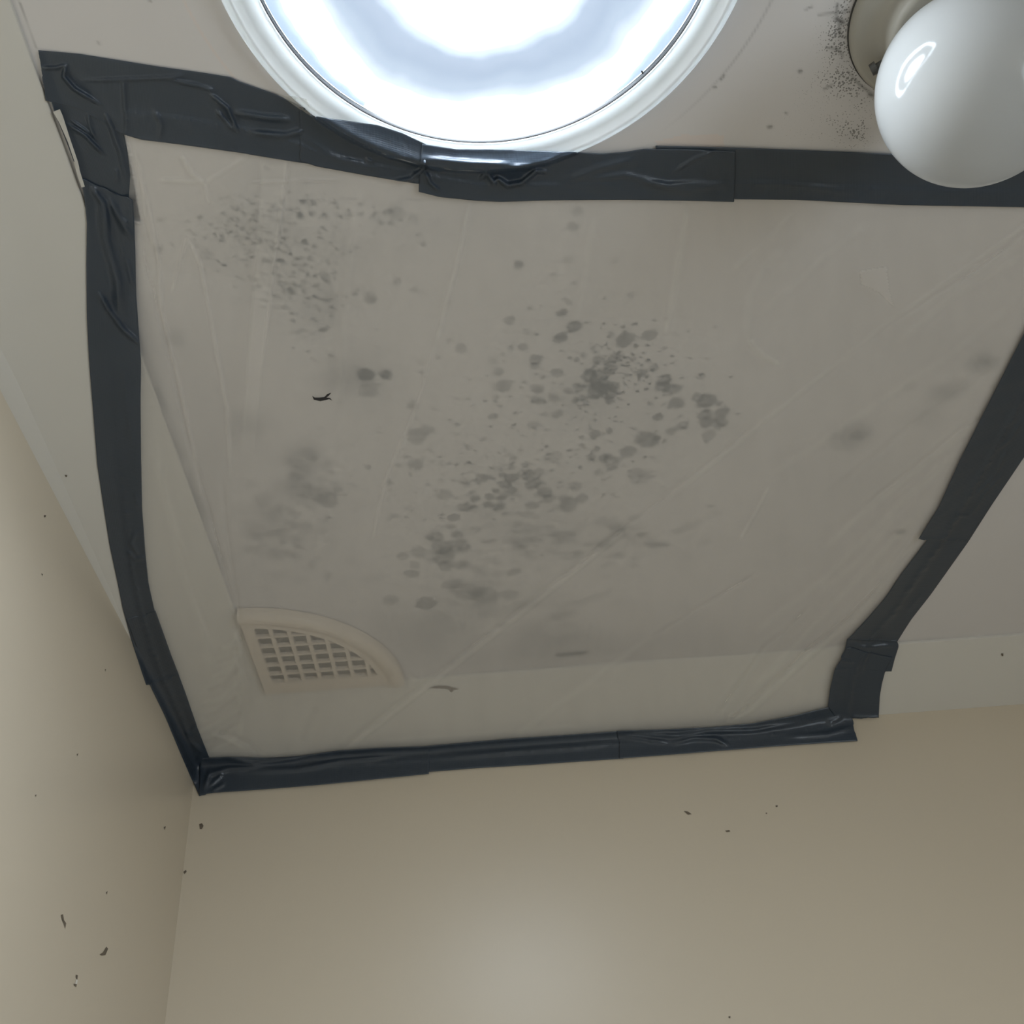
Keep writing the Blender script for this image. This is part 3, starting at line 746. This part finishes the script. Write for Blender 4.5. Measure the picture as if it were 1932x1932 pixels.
# small torn triangle where a second layer is stuck on
tri = np.array([(1622, 512), (1672, 503), (1676, 540), (1685, 576), (1660, 552), (1626, 536)], float)
def inpoly(X, Y, p):
    r = np.zeros(X.shape, bool); n = len(p)
    for i in range(n):
        (x1, y1), (x2, y2) = p[i], p[(i + 1) % n]
        if y1 != y2:
            r ^= ((Y < max(y1, y2)) & (Y >= min(y1, y2))) & (X < (x2 - x1) * (Y - y1) / (y2 - y1) + x1)
    return r
tm = inpoly(SX, SY, tri).astype(float)
haze += .16 * tm; disp += .0006 * tm
dS = rays(SP)
edge = np.clip(rim_ / .03, 0, 1)
ts = ts - (np.clip(.0010 + (disp - .0010) * edge, .0008, None)) / np.linalg.norm(dS, axis=-1)
for (P_, t_) in DM: ts = np.minimum(ts, read_map(depth_map(P_, t_), SP) - .0005)      # it lies over the first two strips
sheet = grid_obj('plastic_sheet', O + dS * ts[..., None], M['film'], attrs={'haze': np.clip(haze, .12, .8)})
tag(sheet, 'large hazy translucent plastic sheet taped over the mouldy ceiling', 'sheet')

FM = depth_map(SP, ts)
film_t = lambda P: read_map(FM, P)

tape('topmost strip of duct tape from the left cornice to the skylight ring', [(72, 95), (150, 102), (300, 126), (380, 137), (437, 146), (450, 153), (520, 178), (575, 204), (587, 219)],
     [(86, 190), (150, 205), (230, 253), (268, 264), (342, 273), (450, 288), (528, 301), (560, 306), (580, 309)], 2,
     [([(125, 122), (120, 145), (140, 168), (190, 198)], 3.2, 4), ([(80, 128), (105, 128), (125, 122)], 2, 4), ([(150, 152), (230, 150), (310, 147), (350, 142)], 1.6, 4), ([(310, 148), (380, 163), (405, 172)], 1.8, 4),
      ([(395, 176), (430, 205), (450, 252)], 2.6, 4), ([(408, 208), (446, 250)], 2.0, 4), ([(440, 212), (500, 222), (552, 226)], 2.6, 7), ([(470, 250), (540, 256), (575, 246)], 2.4, 7), ([(233, 150), (236, 215)], 1.4, 5), ([(290, 205), (305, 235), (300, 262)], 1.4, 5)], seed=1)
tape('strip of duct tape stuck over the lower left of the skylight ring', [(566, 206), (587, 219), (650, 227), (712, 236), (760, 252), (803, 272)], [(566, 304), (597, 314), (690, 331), (762, 343), (803, 349)], 3,
     [([(690, 300), (705, 306)], 1.6, 4), ([(735, 345), (775, 338), (800, 318), (803, 300)], 3.0, 5), ([(575, 262), (640, 300), (720, 322)], 1.0, 8)], bridge=3, seed=2)
tape('crumpled strip of duct tape under the bottom of the skylight ring', [(797, 272), (861, 282), (925, 282), (1030, 285), (1135, 290), (1180, 287), (1215, 281), (1300, 282), (1388, 286)],
     [(790, 362), (830, 372), (900, 379), (945, 381), (1040, 378), (1180, 377), (1300, 379), (1385, 381)], 5,
     [([(800, 298), (880, 306), (965, 310)], 2.0, 6), ([(905, 340), (918, 325), (935, 350)], 3.5, 5), ([(925, 352), (940, 338), (958, 350), (985, 345), (1003, 330), (1012, 322), (1035, 325)], 4.5, 5), ([(960, 316), (1005, 314), (1060, 300)], 2.6, 6),
      ([(1060, 345), (1130, 318), (1200, 300)], 1.6, 9), ([(1270, 325), (1310, 300), (1350, 285)], 1.8, 4), ([(1100, 340), (1180, 330), (1260, 350), (1330, 345)], 1.6, 8), ([(1215, 345), (1290, 360), (1360, 350)], 1.4, 8), ([(800, 320), (812, 345), (830, 362)], 2.6, 4)], bridge=3, seed=3, nz_amp=.0006)
tape('long straight strip of duct tape running behind the globe lamp', [(1237, 275), (1400, 279), (1600, 287), (1690, 291), (1932, 300), (2200, 312)], [(1240, 366), (1388, 376), (1500, 377), (1640, 384), (1700, 387), (1932, 391), (2200, 400)], 4,
     [([(1400, 345), (1480, 345), (1560, 358), (1620, 366)], .7, 7)], nz_amp=.0001, seed=4)
tape('long curving strip of duct tape down the left cornice', [(153, 336), (160, 380), (164, 420), (163, 500), (164, 600), (168, 680), (176, 780), (184, 880), (196, 960), (207, 1030), (222, 1100), (232, 1150), (247, 1205), (276, 1292)],
     [(250, 377), (253, 413), (255, 470), (257, 560), (263, 640), (266, 680), (265, 760), (266, 860), (268, 960), (274, 1040), (280, 1100), (291, 1150), (310, 1205), (338, 1275)], 3,
     [([(172, 352), (186, 372), (196, 385), (205, 440)], 3.0, 7), ([(188, 380), (200, 450), (222, 530), (228, 600)], 3.6, 11), ([(186, 550), (205, 585), (235, 625), (268, 652)], 3.2, 6), ([(205, 372), (230, 420), (252, 455)], 2.4, 8), ([(240, 490), (250, 540)], 1.5, 6),
      ([(235, 690), (240, 760), (250, 840)], 1.2, 9), ([(258, 1000), (248, 1025), (262, 1050)], 1.8, 5), ([(240, 1040), (255, 1055), (275, 1052)], 1.6, 5), ([(255, 930), (262, 960)], 1.2, 5)], bridge=26, ragged=4, seed=6)
tape('strip of duct tape running down the left cornice into the room corner', [(238, 1168), (262, 1235), (282, 1290), (312, 1352), (342, 1424), (376, 1502)], [(293, 1152), (320, 1228), (350, 1308), (374, 1378), (394, 1428), (420, 1490)], 4,
     [([(348, 1388), (362, 1380), (372, 1365)], 1.8, 4), ([(362, 1400), (380, 1420), (372, 1440)], 2.4, 5)], bridge=14, seed=7)
tape('strip of duct tape along the back wall at the room corner', [(378, 1431), (430, 1428), (500, 1430), (560, 1427), (640, 1416), (720, 1411), (810, 1408)], [(375, 1500), (400, 1496), (500, 1489), (600, 1481), (700, 1471), (809, 1460)], 6,
     [([(385, 1490), (395, 1460), (430, 1450), (500, 1446)], 3.0, 5), ([(392, 1485), (412, 1468), (420, 1460)], 2.2, 3), ([(430, 1432), (480, 1440), (520, 1436), (580, 1428)], 2.6, 5), ([(470, 1456), (560, 1452), (640, 1436), (760, 1424)], 2.0, 5), ([(400, 1492), (425, 1478)], 1.8, 3)], bridge=10, seed=8, nz_amp=.0005)
tape('middle strip of duct tape along the back wall', [(640, 1418), (800, 1408), (960, 1394), (1080, 1386), (1176, 1379)], [(640, 1474), (800, 1457), (900, 1449), (1000, 1443), (1176, 1431)], 4,
     [([(830, 1430), (960, 1418), (1080, 1410), (1170, 1400)], 1.2, 6)], bridge=10, seed=9)
tape('wrinkled strip of duct tape at the right end of the back wall', [(1164, 1379), (1260, 1376), (1340, 1372), (1420, 1365), (1500, 1350), (1565, 1334), (1604, 1328)], [(1169, 1431), (1300, 1421), (1450, 1409), (1550, 1402), (1618, 1398)], 6,
     [([(1200, 1386), (1280, 1388), (1340, 1380), (1420, 1378), (1520, 1362)], 3.2, 5), ([(1270, 1402), (1310, 1392), (1350, 1394), (1375, 1406)], 3.2, 5), ([(1180, 1390), (1260, 1400)], 2.0, 4), ([(1480, 1390), (1560, 1385), (1608, 1372)], 1.6, 5), ([(1560, 1365), (1590, 1352)], 2, 5)], bridge=10, ragged=3, seed=10, nz_amp=.0006)
tape('strip of duct tape at the right edge of the photograph, above the notch', [(2092, 320), (2040, 420), (1932, 630), (1899, 695), (1853, 785), (1809, 873), (1770, 959), (1733, 1017)], [(2232, 400), (2190, 470), (2080, 640), (1932, 863), (1871, 953), (1830, 1012), (1822, 1022)], 5,
     [([(1930, 792), (1905, 830), (1880, 850)], 1.6, 4), ([(1900, 850), (1875, 900), (1840, 935)], 1.8, 4), ([(1895, 890), (1860, 930), (1830, 975)], 1.6, 4), ([(1800, 975), (1830, 972)], 1.2, 3)], ragged=3, bridge=16, seed=11)
tape('strip of duct tape slanting down from the notch to the rear cornice', [(1790, 960), (1753, 1014), (1699, 1085), (1670, 1128), (1636, 1168), (1598, 1208)], [(1871, 953), (1827, 1022), (1756, 1122), (1720, 1168), (1707, 1188), (1692, 1212)], 3,
     [([(1740, 1120), (1710, 1155)], 1.0, 5)], bridge=16, seed=12)
tape('small square strip of duct tape folded over the rear cornice edge', [(1598, 1206), (1594, 1227), (1586, 1240), (1600, 1258)], [(1692, 1208), (1696, 1219), (1688, 1243), (1682, 1267)], 5,
     [([(1605, 1218), (1640, 1221), (1688, 1217)], 2.4, 3), ([(1638, 1225), (1632, 1250)], 2.2, 3), ([(1585, 1243), (1610, 1246)], 2.2, 3)], bridge=8, seed=13)
tape('upright strip of duct tape across the right of the rear cornice', [(1597, 1222), (1590, 1240), (1575, 1262), (1566, 1300), (1562, 1334), (1575, 1352)], [(1684, 1240), (1670, 1267), (1664, 1290), (1660, 1313), (1658, 1349), (1658, 1354)], 7,
     [([(1640, 1225), (1632, 1245), (1625, 1268)], 2.6, 3), ([(1582, 1245), (1612, 1250)], 2.4, 3), ([(1574, 1261), (1600, 1264)], 2.4, 3), ([(1606, 1255), (1603, 1350)], 1.0, 4)], bridge=8, ragged=3, seed=14)

# ------------------------------------------------------------------ small things
def patch(name, px, lift, m, parent=None, thick=.0003, t_of=None):
    """thin flat piece with a traced outline lying on the surface"""
    pts = [at(x, y, lift) if t_of is None else t_of(x, y) for x, y in px]
    c = np.mean(pts, 0); nrm = (O - c) / np.linalg.norm(O - c)
    n = len(pts)
    base = np.array(parent.matrix_world.translation) if parent is not None else np.zeros(3)
    v = [p - base for p in pts] + [p - base + nrm * thick for p in pts]
    f = [tuple(range(n))[::-1], tuple(range(n, 2 * n))] + [(i, (i + 1) % n, n + (i + 1) % n, n + i) for i in range(n)]
    o = pydata(name, v, f, m, parent)
    bm = bmesh.new(); bm.from_mesh(o.data); bmesh.ops.recalc_face_normals(bm, faces=bm.faces[:]); bm.to_mesh(o.data); bm.free()
    return o
def on_sheet(x, y):
    k = np.argmin((SX - x) ** 2 + (SY - y) ** 2); t = ts.reshape(-1)[k]
    d = rays((x, y)); return O + d * (t - .0006 / np.linalg.norm(d))
tag(patch('debris_fleck', [(589, 747), (592, 754), (604, 757), (614, 755), (621, 753), (627, 756), (623, 751), (616, 750), (621, 746), (625, 741), (618, 743), (612, 749), (602, 750), (594, 750)], 0, M['fleck'], None, .0006, on_sheet),
    'small dark forked fleck stuck to the plastic sheet', 'debris')
tag(patch('paint_flake', [(100, 211), (113, 206), (119, 220), (131, 258), (147, 305), (150, 318), (144, 315), (128, 268), (112, 232)], .0035, M['flake'], None, .0012), 'curled white paint flake beside the duct tape on the left cornice', 'paint flake')
tag(patch('paint_flake', [(139, 305), (146, 306), (153, 330), (160, 352), (154, 354), (147, 335)], .0030, M['flake'], None, .0010), 'small lower white paint flake under the end of the longer flake', 'paint flake')
tag(patch('clear_tape_piece', [(530, 181), (560, 182), (578, 187), (583, 200), (586, 219), (575, 212), (552, 197)], .0022, M['clear'], None, .0002), 'clear tape corner on the skylight ring above the duct tape', 'tape')
patch('paint_chip', [(809, 1298), (824, 1294), (842, 1294), (853, 1297), (866, 1300), (856, 1302), (852, 1307), (845, 1300), (826, 1299)], .0006, M['chip'], trim_back)
for poly in ([(376, 1555), (381, 1553), (384, 1558), (381, 1564), (377, 1564)], [(346, 1645), (351, 1641), (352, 1645), (348, 1649)]):
    patch('paint_chip', poly, .0004, M['chip'], wall_back)
for poly in ([(115, 1726), (119, 1725), (121, 1736), (125, 1742), (123, 1752), (120, 1742), (117, 1736)], [(188, 1801), (194, 1797), (201, 1786), (204, 1790), (199, 1802), (192, 1803)],
             [(143, 1839), (147, 1840), (146, 1848), (143, 1845)], [(139, 1856), (145, 1857), (144, 1862), (140, 1860)], [(83, 972), (87, 972), (86, 976), (83, 976)], [(78, 1082), (81, 1083), (80, 1087)], [(145, 1423), (148, 1421), (146, 1427)],
             [(66, 1500), (69, 1499), (68, 1503)], [(309, 1560), (313, 1559), (311, 1566)], [(200, 1684), (203, 1681), (202, 1688)], [(198, 1263), (200, 1262), (199, 1267)]):
    patch('paint_chip', poly, .0004, M['chip'], wall_left)
patch('paint_chip', [(144, 1848), (147, 1849), (145, 1858), (142, 1856)], .0004, M['palechip'], wall_left)
patch('paint_chip', [(123, 896), (127, 897), (126, 900), (123, 899)], .0006, M['chip'], trim_left)
patch('paint_chip', [(1889, 1233), (1893, 1233), (1893, 1238), (1890, 1238)], .0006, M['chip'], trim_back)
for poly in ([(1463, 1520), (1467, 1519), (1467, 1523), (1464, 1523)], [(1444, 1534), (1447, 1533), (1447, 1536)], [(1368, 1567), (1376, 1566), (1378, 1569), (1371, 1570)], [(1290, 1530), (1298, 1531), (1305, 1536), (1298, 1537)], [(1374, 1918), (1378, 1917), (1378, 1921), (1375, 1921)]):
    patch('paint_chip', poly, .0004, M['chip'], wall_back)
patch('insect_speck', [(1209, 133), (1213, 134), (1215, 139), (1211, 140)], .0060, M['fleck'], None)
tag(bpy.data.objects['insect_speck'], 'tiny black speck on the lower right of the skylight diffuser', 'speck')
